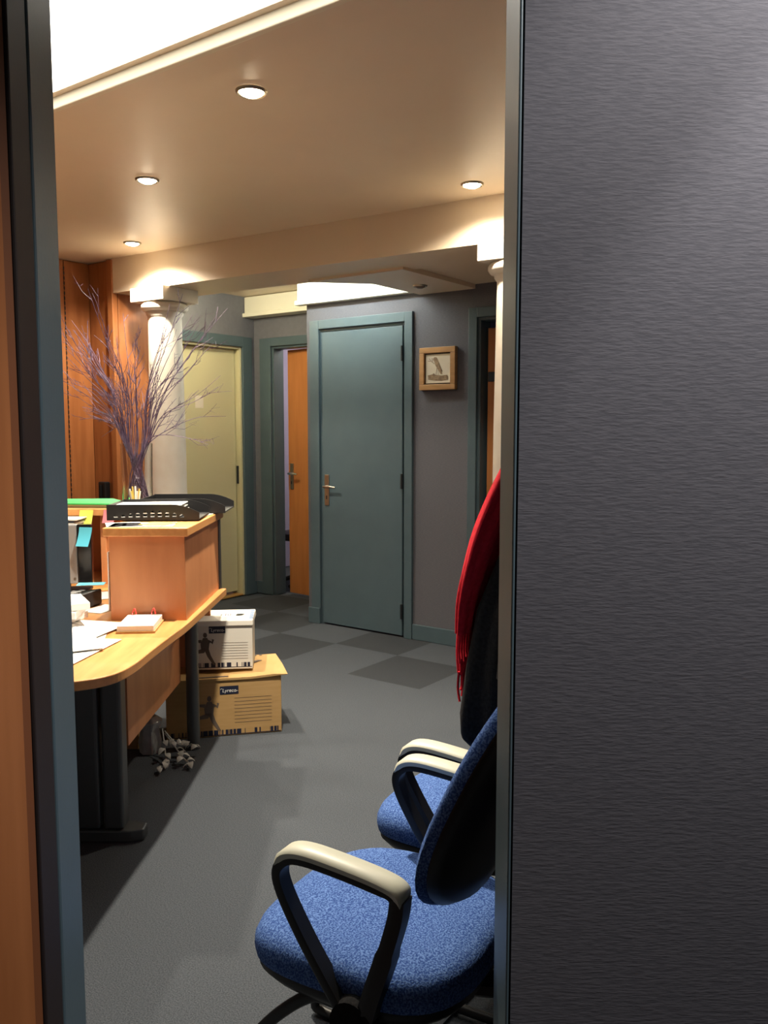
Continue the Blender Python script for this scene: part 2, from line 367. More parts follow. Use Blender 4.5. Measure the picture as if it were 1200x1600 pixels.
def flat(mb, pts, t0=-.0225, t1=-.0205):      # outline in the x-z plane of the wall
    n = len(pts); p = [(x+px, t, z+pz) for t in (t0, t1) for x, z in pts]
    mb.add(p, [tuple(range(n)), tuple(reversed(range(n, 2*n)))]+[(i, n+i, n+(i+1) % n, (i+1) % n) for i in range(n)])
mb = MB(); flat(mb, [(-.075, -.04), (-.04, -.035), (-.03, -.028), (-.02, -.038), (.03, -.045), (.07, -.042), (.078, -.055), (.076, -.072), (.03, -.078), (-.03, -.074), (-.072, -.068)])
mb.build('log', 'etch', tp)
mb = MB(); flat(mb, [(-.034, .062), (-.026, .074), (-.012, .074), (-.004, .062), (.012, .03), (.026, 0), (.036, -.018), (.028, -.02), (.034, -.036), (.02, -.034), (.008, -.014), (-.006, .004), (-.018, .022), (-.026, .045), (-.036, .058)])
mb.build('bird', 'etch', tp)
mb = MB()
for a, b in (((-.026, .03), (-.05, .048)), ((-.05, .048), (-.074, .05)), ((-.05, .048), (-.066, .066)), ((-.042, .042), (-.044, .068)), ((-.006, .004), (-.012, -.036)), ((.004, -.008), (.004, -.04))):
    mb.tube([(px+a[0], -.021, pz+a[1]), (px+b[0], -.021, pz+b[1])], .0018, 5)
mb.build('twig_drawing', 'etch', tp)

# ------------------------------------------------------------------ columns
def column(s, t, label):
    p = RF(s, t); o = thing('column', label, 'column', p, UA+R(2.8), 'cream columns under the beam')
    MB().lathe([(.145, 0), (.145, .05), (.135, .07), (.118, .10), (.116, .6), (.112, 1.4), (.104, 2.08), (.104, 2.11), (.116, 2.125), (.116, 2.138)], n=40).build('shaft', 'stone', o, smooth=50)
    MB().lathe([(.113, 2.138), (.135, 2.146), (.147, 2.162), (.147, 2.178), (.138, 2.193), (.12, 2.197)], n=40).build('capital_ring', 'stone', o, smooth=60)
    MB().box(-.148, .148, -.148, .148, 2.197, 2.282).build('abacus', 'stone', o, bevel=.003)
    return o
column(-.275, -1.045, 'cream round column behind the vase of twigs')
column(2.145, -.905, 'cream round column half hidden by the right door jamb')

# ------------------------------------------------------------------ downlights
def downlight(p, label, W, lit=True, target=None, size=150, z=CZ, rr=.052):
    o = thing('downlight', label, 'downlight', (p[0], p[1], z), 0, 'recessed ceiling downlights')
    MB().lathe([(rr*.74, -.001), (rr*.76, -.006), (rr*.9, -.010), (rr, -.004), (rr, -.0005)], n=28, cap=False).build('trim_ring', 'brass', o, smooth=60)
    MB().lathe([(rr*.74, -.0008), (rr*.68, -.010), (rr*.4, -.017), (.002, -.019)], n=24).build('bulb', 'bulb' if lit else 'bulboff', o, smooth=60)
    if lit: spot('downlight_lamp', (0, 0, -.04), W, WARM, size, .7, (target[0]-p[0], target[1]-p[1], target[2]-z) if target else None, .025, o)
    return o
downlight((-.432, 2.892), 'lit downlight nearest the camera, beside the light panel', SPOT_W*2.5, target=(-.40, 2.75, 0), size=104)
downlight((-1.043, 3.873), 'lit downlight over the reception desk', SPOT_W*1.3, size=104)
downlight((-1.483, 5.146), 'lit downlight in front of the wood clad wall', SPOT_W*.7)
downlight((.396, 3.942), 'lit downlight by the right column', SPOT_W*.36)
pp = RF(1.17, -.30); downlight((pp.x, pp.y), 'unlit downlight in the lowered corridor ceiling', 0, False, z=2.268, rr=.045)

# tube lamp above the lowered band, washing the teal door wall
tl = inroom(tag(bpy.data.objects.new('tube_lamp', None), 'fluorescent tube lamp on the ceiling above the teal door', 'lamp')); C.objects.link(tl)
MB().box(.05, .85, -.40, -.34, CZ-.03, CZ-.001).build('housing', 'whitebox', tl, bevel=.003)
MB().tube([(.06, -.37, CZ-.05), (.84, -.37, CZ-.05)], .013, 12).build('tube', 'cove', tl, smooth=40)
for s in (.06, .83): MB().box(s, s+.012, -.385, -.355, CZ-.065, CZ-.029).build('socket', 'whitebox', tl)
hl = thing('corridor_lamp', 'small ceiling lamp at the corridor end above the cream door', 'lamp', RF(-.60, -.45, CZ))
MB().lathe([(.07, -.001), (.075, -.02), (.05, -.04), (.01, -.045)], n=24).build('lamp_shade', 'bulb', hl, smooth=50)
l = bpy.data.lights.new('corridor_light', 'POINT'); l.energy = HALL_W; l.color = (1, .93, .62); l.shadow_soft_size = .05
lo = bpy.data.objects.new('corridor_light', l); C.objects.link(lo); lo.parent = hl; lo.location = (0, 0, -.1)

# ------------------------------------------------------------------ the doorway the camera looks through
YF, YB = 1.06, 1.17
XR, XL = .1605, -.4365
struct(MB().box(XR+.007, 2.2, YF, YB, 0, CZ).build('wall_front_right', 'wall'), 'grey papered wall beside the doorway')
struct(MB().box(-2.2, XL-.05, YF, YB, 0, CZ).build('wall_front_left', 'wall'))
struct(MB().box(XL-.05, XR+.007, YF, YB, 2.06, CZ).build('wall_front_top', 'wall'))
struct(MB().box(-4.2, -2.2, YF+.02, YB, 0, CZ).build('wall_front_end', 'plainwall'))
mb = MB().box(XR, XR+.004, YF-.003, YB+.004, 0, 2.05); mb.box(XR+.004, XR+.0068, YF+.01, YB, 0, 2.05)
struct(mb.build('trim_12', 'teal', bevel=.002), 'teal jamb on the right of the near doorway')
struct(MB().box(XL-.049, XL, YF+.033, YB+.004, 0, 2.05).build('trim_13', 'teal', bevel=.004), 'teal jamb on the left of the near doorway')
struct(MB().box(XL-.049, XR+.0068, YF-.003, YB+.004, 2.02, 2.06).build('trim_14', 'teal', bevel=.003))
struct(MB().box(XL-.049, XL-.001, YF-.024, YF+.0325, 0, 2.02).build('trim_15', 'darkwood_shade', bevel=.003), 'rebate strip of the near doorway, coloured dark for its shade')  # near-black colour stands in for the shadow between door leaf and jamb
d5 = thing('door_5', 'orange wooden door opened toward the camera, at the left edge', None, (XL-.003, YF-.027, 0), R(180+66)); d5['kind'] = 'structure'
MB().box(.012, .72, -.042, -.002, .01, 2.0).build('leaf', 'woodwall', d5)
MB().box(0, .012, -.042, -.002, .01, 2.0).build('edge_strip', 'brown', d5)
# the room the camera stands in
struct(MB().box(-2.2, 2.2, -2.0, YF, CZ, CZ+.08).build('ceiling', 'ceil2'), 'white ceiling of the room with the camera')
struct(MB().box(2.2, 2.3, -2.0, YB, 0, CZ).build('wall_near_right', 'wall'))
struct(MB().box(-2.3, -2.2, -2.0, YB, 0, CZ).build('wall_near_left', 'wall'))
struct(MB().box(-2.3, 2.3, -2.1, -2.0, 0, CZ).build('wall_near_back', 'wall'))
nl = thing('near_downlight', 'downlight of the near room above the grey papered wall', 'downlight', (.78, .78, CZ))
MB().lathe([(.038, -.001), (.04, -.008), (.052, -.004), (.052, -.0005)], n=28, cap=False).build('trim_ring', 'brass', nl, smooth=60)
MB().lathe([(.038, -.0008), (.02, -.009), (.002, -.01)], n=24).build('bulb', 'bulb', nl, smooth=60)
spot('near_lamp', (0, 0, -.03), NEAR_W, (1, .93, .90), 128, .55, None, .03, nl)
spot('near_beam', (0, 0, -.03), NEAR_W*.45, (1, .93, .90), 72, .3, None, .02, nl)

# ------------------------------------------------------------------ reception desk
ZD = .74
dk = thing('reception_desk', 'orange wooden reception desk with curved front and raised counter', 'desk', (-1.1, 3.0, 0))
def D(x, y, z=0): return (x+1.1, y-3.0, z)
def dbox(mb, x0, x1, y0, y1, z0, z1): return mb.box(x0+1.1, x1+1.1, y0-3, y1-3, z0, z1)
edge = bez([(-.660, 3.52, 0), (-.668, 3.1, 0), (-.674, 2.86, 0), (-.686, 2.70, 0), (-.698, 2.52, 0), (-.708, 2.36, 0), (-.735, 2.26, 0), (-.80, 2.20, 0), (-.92, 2.165, 0), (-1.2, 2.15, 0), (-1.8, 2.15, 0)], 6)
outl = [(p.x+1.1, p.y-3) for p in edge]+[(-.7, .97), (.30, .97), (.36, .52)]
MB().prism(outl, ZD-.028, ZD).build('desktop', 'woodh', dk, bevel=.003)
hb = MB(); dbox(hb, -.950, -.688, 2.915, 2.94, ZD, 1.035); hb.build('hutch_front', 'wood', dk, bevel=.0015)
hb = MB(); dbox(hb, -.713, -.688, 2.941, 3.50, ZD, 1.035); hb.build('hutch_side', 'wood', dk, bevel=.0015)
hb = MB(); dbox(hb, -.950, -.925, 2.941, 3.50, ZD, 1.035); hb.build('hutch_side', 'wood', dk, bevel=.0015)
hb = MB(); dbox(hb, -.72, -.683, 3.501, 3.54, ZD-.03, 1.035); hb.build('hutch_post', 'greymetal', dk, bevel=.004)
MB().prism([(x+1.1, y-3) for x, y in ((-.965, 2.895), (-.672, 2.895), (-.672, 3.54), (-.70, 3.66), (-1.01, 3.66), (-1.01, 3.5), (-.965, 3.45))], 1.036, 1.066).build('hutch_top', 'woodh', dk, bevel=.003)
hb = MB(); dbox(hb, -1.85, -1.011, 3.60, 3.97, 1.036, 1.066); hb.build('counter_top', 'woodh', dk, bevel=.003)
hb = MB(); dbox(hb, -1.215, -1.19, 3.62, 3.95, ZD, 1.035); hb.build('counter_support', 'wood', dk, bevel=.0015)
hb = MB(); dbox(hb, -1.85, -.82, 3.951, 3.968, .12, 1.035); hb.build('counter_back', 'wood', dk, bevel=.0015)
hb = MB(); dbox(hb, -.905, -.885, 2.86, 3.62, .31, ZD-.03); hb.build('modesty_panel', 'wood', dk, bevel=.0015)
# tee leg: two upright profiles on a foot
hb = MB(); dbox(hb, -.955, -.885, 2.78, 2.85, .045, ZD-.03); hb.build('leg', 'greymetal', dk, bevel=.012, seg=3)
hb = MB(); dbox(hb, -1.045, -.965, 2.78, 2.85, .045, ZD-.03); hb.build('leg', 'greymetal', dk, bevel=.012, seg=3)
hb = MB(); dbox(hb, -1.12, -1.055, 2.79, 2.84, .045, ZD-.03); hb.build('leg', 'darkmetal', dk, bevel=.012, seg=3)
MB().prism([(x+1.1, y-3) for x, y in ((-1.65, 2.775), (-.86, 2.775), (-.82, 2.79), (-.82, 2.84), (-.86, 2.855), (-1.65, 2.855))], .002, .044).build('foot', 'greymetal', dk, bevel=.006)
MB().lathe([(.028, .002), (.028, ZD-.03)], c=(-.84+1.1, .645), n=20).build('post', 'greymetal', dk, smooth=40)
hb = MB(); dbox(hb, -1.85, -1.80, 2.4, 2.47, .002, ZD-.03); hb.build('leg', 'greymetal', dk, bevel=.005)
hb = MB(); dbox(hb, -1.85, -1.80, 3.7, 3.77, .002, ZD-.03); hb.build('leg', 'greymetal', dk, bevel=.005)

# ------------------------------------------------------------------ things on the counter
ZT = 1.067
va = thing('glass_vase', 'tall clear glass cylinder vase on the counter', 'vase', (-1.085, 3.74, ZT))
MB().lathe([(.001, .001), (.060, .001), (.064, .006), (.066, .14), (.069, .275), (.0665, .275), (.0625, .14), (.060, .02), (.001, .018)], n=40, cap=False).build('body', 'glass', va, smooth=60)
# twigs
rt = random.Random(21)
def twig(tip, base_a, idx, sub):
    bx, by, bz = -1.085, 3.74, ZT
    a = base_a; b0 = Vector((bx+.035*math.cos(a), by+.035*math.sin(a), bz+.022+.01*rt.random()))
    tipv = Vector(tip)
    dirx = Vector((tipv.x-bx, tipv.y-by, 0)); dn = dirx.normalized() if dirx.length > .01 else Vector((1, 0, 0))
    b0 = Vector((bx, by, bz+.03))-dn*.042+Vector((rt.uniform(-.012, .012), rt.uniform(-.012, .012), 0))
    waist = Vector((bx+rt.uniform(-.018, .018), by+rt.uniform(-.014, .014), bz+.155+rt.uniform(-.012, .012)))
    rim = Vector((bx, by, bz+.277))+dn*min(.055, .022+dirx.length*.09)+Vector((rt.uniform(-.004, .004), rt.uniform(-.004, .004), 0))
    m1 = rim.lerp(tipv, .35)+Vector((-.03*dn.x, -.03*dn.y, .035))+Vector([rt.uniform(-.012, .012) for _ in range(3)])
    m2 = rim.lerp(tipv, .7)+Vector((-.012*dn.x, -.012*dn.y, .02))+Vector([rt.uniform(-.018, .018) for _ in range(3)])
    P = bez([b0, waist, rim, m1, m2, tipv], 6); n = len(P)
    mb = MB(); mb.tube(P, [.0022*(1-k/n)**.8+.0007 for k in range(n)], 5)
    for q in range(sub):
        k = rt.randint(int(n*.5), n-3); p = P[k]; d = (P[k+1]-P[k-1]).normalized()
        side = Vector([rt.uniform(-1, 1) for _ in range(3)]); side -= d*side.dot(d); side.normalize()
        L = rt.uniform(.06, .17)*(1.1-.5*(k/n))
        e1 = p+(d*.75+side*.5)*L*.5; e2 = p+(d*.8+side*.45+Vector((0, 0, rt.uniform(-.15, .25))))*L
        mb.tube([p, e1, e2], [.0015, .0012, .0007], 4)
        for _ in range(2):
            s2 = Vector([rt.uniform(-1, 1) for _ in range(3)]).normalized(); st = p.lerp(e2, rt.uniform(.35, .85))
            mb.tube([st, st+(d*.6+s2*.6)*L*.4], [.0009, .0006], 4)
    o = mb.build('twig', 'twig', smooth=70)
    k = 0 if tipv.x < -1.17 else (1 if tipv.x < -.98 else 2)
    tag(o, ('thin purple painted bare twig leaning left out of the glass vase', 'thin purple painted bare twig rising upright from the glass vase', 'thin purple bare twig leaning right across the cream column')[k], 'twig', ('twigs leaning left', 'upright twigs', 'twigs leaning right')[k])
tips = []
def tp_(px_, py_, y): # photograph-derived fan of tips, in metres around the vase
    return (-1.085+(px_-207)*.00278, y, 1.345+(697-py_)*.00278)
for a in ((102, 488), (104, 505), (108, 520), (100, 548), (103, 600), (112, 640), (128, 655), (118, 560), (130, 530), (140, 585), (158, 468), (156, 482), (165, 540), (176, 512), (182, 492), (192, 560), (196, 580), (232, 552), (228, 580), (238, 590), (250, 500), (262, 480), (275, 520), (290, 470), (300, 500), (318, 520), (345, 482), (338, 505), (340, 545), (335, 590), (346, 612), (340, 655), (322, 700), (312, 560), (296, 540), (270, 575), (150, 610), (212, 600), (205, 550), (220, 530)):
    tips.append(tp_(a[0], a[1], 3.74+rt.uniform(-.16, .16)))
for t_ in list(tips[:9]): tips.append((t_[0]+rt.uniform(-.05, .05), t_[1]+rt.uniform(-.05, .05), t_[2]-rt.uniform(.02, .12)))
for i, t_ in enumerate(tips): twig(t_, 0, i, 5)

# green folder, magazines below, notes on the edge
gf = thing('green_folder', 'bright green card folder lying on the counter', 'folder', (-1.30, 3.79, ZT))
for k, (z, c) in enumerate(((.012, 'paper'), (.0225, 'green'))):
    z0 = .0 if k == 0 else .0125
    MB().prism([(-.19, -.12), (.12, -.15), (.165, -.05), (.05, .13), (-.19, .11)] if k else [(-.18, -.11), (.11, -.135), (.15, -.05), (.04, .12), (-.18, .10)], z0, z0+(.012 if k == 0 else .006)).build('cover' if k else 'sheets', c, gf, bevel=.001)
mg = thing('magazine_stack', 'stack of worn magazines jutting out under the green folder', 'magazines', (-1.37, 3.53, .985))
for k in range(5):
    T_ = Matrix.Rotation(rt.uniform(-.06, .06), 4, 'Z'); MB().box(-.13, .10, -.06, .06, k*.009, k*.009+.008, T_).build('magazine', ('paper2', 'paper', 'printgrey', 'paper2', 'ink')[k], mg)
MB().box(-.14, .11, -.065, .065, .0455, .05).build('magazine', 'paper2', mg)
def note(name, m, x, y, z, w_, h, curl, label, rz=0):
    mb = MB(); rows = 7; pts = []
    for i in range(rows):
        f = i/(rows-1); yy = -curl*f*f; xx = -.12*h*f
        pts.append([(-w_/2+xx, yy, -h*f), (w_/2+xx, yy-.004*f, -h*f)])
    vs_ = [p for r in pts for p in r]+[(p[0], p[1]+.0008, p[2]) for r in pts for p in r]; n = rows*2; fs = []
    for i in range(rows-1):
        a = i*2; fs += [(a, a+1, a+3, a+2), (n+a, n+a+2, n+a+3, n+a+1)]
        fs += [(a, a+2, n+a+2, n+a), (a+1, n+a+1, n+a+3, a+3)]
    fs += [(0, n, n+1, 1), (n-2, n-1, 2*n-1, 2*n-2)]
    o = mb.add(vs_, fs).build(name, m, smooth=40); o.location = (x, y, z); o.rotation_euler = (0, 0, rz)
    return tag(o, label, 'sticky note', 'sticky notes on the counter edge')
note('sticky_note', 'noteY', -1.262, 3.596, 1.062, .055, .072, .018, 'yellow sticky note hanging from the counter edge', R(8))
note('sticky_note', 'noteB', -1.195, 3.388, 1.012, .055, .075, .018, 'pale blue sticky note on the monitor below the yellow one', R(-10))
note('sticky_note', 'noteP', -1.165, 3.597, 1.062, .05, .055, .006, 'pink sticky note on the counter edge by the hutch')

# letter trays with papers on the raised counter
def tray_thing(x, y, z, rz, label, holes='arch'):
    o = thing('letter_tray', label, 'letter tray', (x, y, z), rz, 'black letter trays on the counter')
    Lx = .335; Dy = .25
    # long side wall facing the camera, with its row of holes cut out
    xs = []; top = lambda q: .058-.003*abs(q) if q < .06 else .058-(q-.06)**2*2.6
    hc = [(-.135+.0265*k) for k in range(10)] if holes == 'arch' else [-.06+.03*k for k in range(6)]
    hh = [.008, .011, .015, .02, .024, .026, .025, .022, .017, .011] if holes == 'arch' else [.02]*6
    mb = MB(); cur = -Lx/2
    def strip(a, b, z0a, z0b):
        ta, tb = max(top(a), .006), max(top(b), .006)
        p = [(a, 0, z0a), (b, 0, z0b), (b, 0, tb), (a, 0, ta)]
        p += [(q[0], .003, q[2]) for q in p]
        mb.add(p, [(0, 1, 2, 3), (7, 6, 5, 4), (0, 4, 5, 1), (1, 5, 6, 2), (2, 6, 7, 3), (3, 7, 4, 0)])
    for c, h in zip(hc, hh):
        a, b = c-.0075, c+.0075
        n = 3
        for k in range(n): strip(cur+(a-cur)*k/n, cur+(a-cur)*(k+1)/n, 0, 0)
        tt = min(.010+h, top(c)-.006)
        for k in range(4):
            x0, x1 = a+(b-a)*k/4, a+(b-a)*(k+1)/4
            arch = lambda x_: tt-(.35*h)*((x_-c)/.0075)**2
            strip(x0, x1, arch(x0), arch(x1))
            mb.box(x0, x1, 0, .003, 0, .010)
        cur = b
    for k in range(12): strip(cur+(Lx/2-cur)*k/12, cur+(Lx/2-cur)*(k+1)/12, 0, 0)
    mb.build('side_wall', 'black', o)
    MB().box(-Lx/2, Lx/2, .003, Dy-.003, .002, .006).build('tray_floor', 'black', o)
    mb = MB(); cur = -Lx/2
    p = [(-Lx/2+Lx*k/20, top(-Lx/2+Lx*k/20)) for k in range(21)]
    pr = [(a, b) for a, b in p]+[(Lx/2, .0), (-Lx/2, .0)]
    Tm = Matrix(((1, 0, 0, 0), (0, 0, -1, Dy), (0, 1, 0, 0), (0, 0, 0, 1)))
    MB().prism([(a, max(b, .006) if i < 21 else b) for i, (a, b) in enumerate(pr)], 0, .003, Tm).build('side_wall', 'black', o)
    MB().box(-Lx/2, -Lx/2+.003, .003, Dy-.003, .006, .056).build('back_wall', 'black', o)
    return o
tr = tray_thing(-.845, 3.10, 1.071, R(3), 'black letter tray with a row of arched holes, full of paper')
for k in range(4):
    o = MB().box(-.15, .10, .01, .225, 0, .0035, Matrix.Rotation(rt.uniform(-.03, .03), 4, 'Z')).build('paper_sheet', 'paper'); o.location = (-.855, 3.105, 1.079+.012*k+.002); o.rotation_euler = (0, R(-.6), R(3))
    tag(o, ('lowest white paper wad', 'second lowest white paper wad', 'second highest white paper wad', 'topmost white paper wad')[k]+' in the black letter tray', 'paper', 'papers in the letter tray')
tr2 = tray_thing(-.80, 3.37, 1.071, R(2), 'black letter tray at the back with square holes', 'sq')
def sheet(x, y, z, w_, d, rz, m, label, th=.0012, group=None, ink=0, seed=0, tilt=0):
    o = thing('paper_sheet', label, 'paper', (x, y, z), rz, group); o.rotation_euler = (tilt, 0, rz)
    MB().box(-w_/2, w_/2, -d/2, d/2, 0, th).build('sheet', m, o)
    if ink:
        r2 = random.Random(seed); mb = MB()
        for k in range(ink):
            yy = d/2-.03-k*(d-.05)/max(ink, 1); xx = -w_/2+.02
            while xx < w_/2-.03:
                L = r2.uniform(.015, .05)
                if r2.random() < .6: mb.box(xx, min(xx+L, w_/2-.015), yy, yy+.003, th, th+.0003)
                xx += L+.012
        if mb.v: mb.build('print', 'ink', o)
    return o
sheet(-.85, 2.985, ZT, .22, .13, R(6), 'paper', 'white leaflet under the letter tray on the counter', ink=4, seed=1)
ym = sheet(-.80, 3.0, ZT+.002, .10, .10, R(-18), 'yprint', 'small yellow printed leaflet in front of the letter tray')
sheet(-.92, 2.99, ZT, .12, .14, R(20), 'paper', 'white paper at the left corner of the raised counter')
sheet(-.725, 3.33, ZT+.0005, .08, .16, R(-8), 'paper2', 'cream paper behind the letter tray at the counter edge')
pc = thing('pencil_pot', 'small clear pot of wooden pencils by the vase', 'pencil pot', (-1.055, 3.60, ZT))
MB().lathe([(.026, .001), (.027, .05), (.025, .05), (.024, .004)], n=20, cap=False).build('pot', 'glass', pc, smooth=50)
for k in range(7):
    a = k*.9; MB().tube([(.010*math.cos(a), .010*math.sin(a), .005), (.022*math.cos(a), .022*math.sin(a), .075+.01*(k % 3))], .0035, 6).build('pencil', 'yprint' if k % 2 else 'paper2', pc)

# ------------------------------------------------------------------ things on the desktop
ZK = ZD+.001
mo = thing('monitor', 'black flat monitor with silver edge under the counter', 'monitor', (-1.30, 3.40, ZK), R(8))
MB().box(-.10, .10, -.02, .10, 0, .012).build('base', 'black', mo, bevel=.004)
MB().box(-.02, .02, .03, .06, .012, .1).build('neck', 'black', mo)
MB().box(-.20, .062, -.004, .03, .04, .28).build('casing', 'silver', mo, bevel=.004)
MB().box(.063, .118, -.006, .03, .04, .28).build('screen', 'screen', mo, bevel=.003)
MB().box(.045, .055, -.006, -.004, .055, .065).build('button', 'chrome', mo)
ph = thing('desk_phone', 'black desk telephone with handset beside the raised hutch', 'telephone', (-1.19, 3.13, ZK), R(-12))
MB().prism([(-.10, 0), (.10, 0), (.10, .06), (-.10, .028)], -.09, .09, Matrix.Rotation(R(90), 4, 'X')).build('body', 'black', ph, bevel=.006)
MB().tube(bez([(-.07, -.06, .06), (-.075, 0, .085), (-.07, .07, .065)], 6), .019, 10).build('handset', 'black', ph, smooth=60)
for k in range(12):
    MB().box(-.02+.03*(k % 3), .0+.03*(k % 3), -.05+.025*(k//3), -.034+.025*(k//3), .047+.0048*(k % 3), .051+.0048*(k % 3)).build('key', 'silver', ph)
sheet(-1.115, 3.20, ZK+.075, .10, .06, R(10), 'noteB', 'pale blue paper slip on the desk telephone')
sheet(-1.18, 3.33, ZK, .18, .16, R(25), 'paper', 'white sheet between monitor and telephone', ink=3, seed=5)
sheet(-.975, 3.04, ZK+.02, .004, .13, R(0), 'paper', 'white card leaning on the hutch side', th=.21)
sheet(-1.04, 3.1, ZK, .09, .14, R(-20), 'paper', 'white slip beside the telephone and hutch')
grp = 'loose papers on the desktop'
z = ZK
for k, (x, y, a, lab) in enumerate(((-1.0, 2.68, 12, 'white printed sheet lying deepest in the desk paper heap'), (-.955, 2.50, -10, 'white printed sheet nearest the curved desk edge'), (-1.02, 2.40, 16, 'white sheet at the near left corner of the desk'), (-1.0, 2.72, -14, 'white printed sheet toward the hutch'), (-1.0, 2.58, 28, 'top white printed sheet of the desk paper heap'))):
    sheet(x, y, z, .21, .297, R(a), 'paper', lab, group=grp, ink=8, seed=k+20); z += .0022
for k in range(3):
    T_ = .001; o = thing('paper_stack', ('thick white paper stack at the left desk side', 'curled white paper on the stack', 'white envelope on the paper stack')[k], 'paper', (-1.17+.02*k, 2.86-.02*k, z+.026*k), R(-15+22*k))
    mb = MB(); n = 8
    for i in range(n):
        x0, x1 = -.12+.24*i/n, -.12+.24*(i+1)/n; f = lambda x_: .012*math.cos(x_*14) if k == 1 else 0
        mb.add([(x0, -.09, f(x0)), (x1, -.09, f(x1)), (x1, .09, f(x1)), (x0, .09, f(x0)), (x0, -.09, f(x0)+.022), (x1, -.09, f(x1)+.022), (x1, .09, f(x1)+.022), (x0, .09, f(x0)+.022)], [(0, 3, 2, 1), (4, 5, 6, 7), (0, 1, 5, 4), (2, 3, 7, 6)]+([(0, 4, 7, 3)] if i == 0 else [])+([(1, 2, 6, 5)] if i == n-1 else []))
    mb.build('sheets', 'paper', o)
cb = thing('notepad', 'thick notepad with red clips in front of the hutch', 'notepad', (-.815, 2.81, ZK), R(5))
MB().box(-.065, .060, -.09, .09, 0, .006).build('backing_board', 'cardboard', cb)
MB().box(-.062, .055, -.086, .086, .006, .024).build('pages', 'paper', cb, bevel=.001)
mb = MB()
for k in range(5): mb.box(-.05, .03, .05-.02*k, .053-.02*k, .024, .0243)
mb.box(.03, .05, .065, .075, .024, .0243).build('print', 'ink', cb)
for x in (-.045, .02):
    MB().tube(bez([(x, .080, .024), (x, .088, .034), (x+.008, .082, .046), (x+.014, .074, .028)], 5), .0025, 6).build('clip', 'redclip', cb, smooth=60)

# intercom on the wood wall
ic = inroom(tag(bpy.data.objects.new('wall_intercom', None), 'small black intercom box on the orange wood wall', 'intercom')); C.objects.link(ic)
MB().box(-.83, -.755, -1.185, -1.141, .93, 1.055).build('body', 'black', ic, bevel=.008)
MB().box(-.80, -.785, -1.20, -1.186, .95, 1.035).build('handset', 'blackfab', ic, bevel=.004)

# ------------------------------------------------------------------ archive boxes
def archive_box(name, label, loc, rz, W, Dp, H, m, lab_x, lab_z, lw, lh, lines, man, stripes, seed):
    o = thing(name, label, 'box', loc, rz, 'archive boxes stacked by the desk')
    MB().box(-W/2, W/2, 0, Dp, 0, H).build('body', m, o, bevel=.003)
    yf = -.0008
    pl = MB().box(lab_x-lw/2, lab_x+lw/2, -.0012, 0, lab_z-lh/2, lab_z+lh/2).build('label_plate', 'navy', o)
    me = text_mesh('Lyreco', lh*.60, .15); t = mesh_obj('lettering', me, 'paper', pl); t.rotation_euler = (R(90), 0, 0); t.location = (lab_x, -.0018, lab_z-.002)
    mb = MB()
    for sx in (-1, 1):
        cx = lab_x+sx*lw*.415; zz = lab_z-sx*.006; mb.tube(bez([(cx-.005, -.0016, zz-.003), (cx, -.0016, zz+.002), (cx+.005, -.0016, zz)], 4), .0007, 5)
    mb.build('swoosh', 'paper', pl)
    mb = MB()
    for k in range(lines[4]): zz = lines[2]+(lines[3]-lines[2])*k/(lines[4]-1); mb.box(lines[0], lines[1], -.0008, 0, zz, zz+.0012)
    mb.build('ruled_lines', 'printgrey', o)
    r2 = random.Random(seed); mb = MB(); x = -W/2+.006
    while x < W/2-.012:
        a = r2.choice([.002, .003, .006, .012, .02]); a = min(a, W/2-.004-x)
        if r2.random() < stripes[2]: mb.box(x, x+a, -.0008, 0, stripes[0], stripes[1])
        x += a+r2.choice([.002, .004, .01])
    mb.box(-W/2+.004, W/2-.004, -.0008, 0, stripes[0]-.003, stripes[0])
    mb.build('stripe_print', 'navy', o)
    # running figure print
    cx, cz, s = man; mb = MB()
    def poly(pts):
        n = len(pts); p = [(cx+a*s, y, cz+b*s) for y in (-.0009, 0) for a, b in pts]
        mb.add(p, [tuple(range(n)), tuple(reversed(range(n, 2*n)))]+[(i, n+i, n+(i+1) % n, (i+1) % n) for i in range(n)])
    poly([(.06*math.cos(k*.7854)+.0, .44+.08*math.sin(k*.7854)) for k in range(8)])
    poly([(-.06, .36), (.06, .36), (.13, .22), (.10, .0), (-.12, -.02), (-.14, .18)])
    poly([(.10, .30), (.22, .16), (.26, .30), (.20, .32), (.20, .24), (.10, .18)])
    poly([(-.10, .30), (-.30, .30), (-.38, .20), (-.34, .16), (-.28, .24), (-.12, .20)])
    poly([(.10, .02), (-.02, -.02), (.06, -.22), (.22, -.46), (.30, -.46), (.16, -.18)])
    poly([(.06, .04), (-.12, .02), (-.36, -.06), (-.40, -.28), (-.34, -.28), (-.30, -.12), (-.04, -.10)])
    mb.build('figure_print', 'printgrey', o)
    return o
bb = archive_box('archive_box', 'large brown cardboard archive box standing on the carpet', (-.730, 3.794, .001), R(13), .52, .29, .268, 'cardboard', .022, .215, .085, .038, (.045, .215, .06, .175, 8), (-.068, .105, .17), (.008, .03, .75), 4)
lid = MB().loft([[(-.262, -.006, .264), (.12, -.006, .262), (.225, -.010, .270), (.287, -.012, .274), (.277, .12, .284), (.265, .30, .286), (0, .30, .284), (-.262, .30, .274)],
                 [(-.262, -.006, .274), (.12, -.006, .272), (.225, -.010, .280), (.289, -.014, .277), (.279, .12, .290), (.265, .30, .293), (0, .30, .291), (-.262, .30, .281)]]).build('lid', 'cardboard', bb)
mb = MB().box(-.17, .02, .012, .026, .2742, .2752); mb.build('handle_slot', 'printgrey', lid)
MB().prism([(.06, .10), (.10, .17), (.17, .21), (.19, .205), (.15, .17), (.11, .11)], .2895, .2905).build('lid_print', 'printgrey', lid)
mb = MB()
for k in range(10): mb.box(-.05+.026*k, -.05+.026*k+.012, .284, .298, .2925, .2938)
mb.build('lid_stripes', 'printgrey', lid)
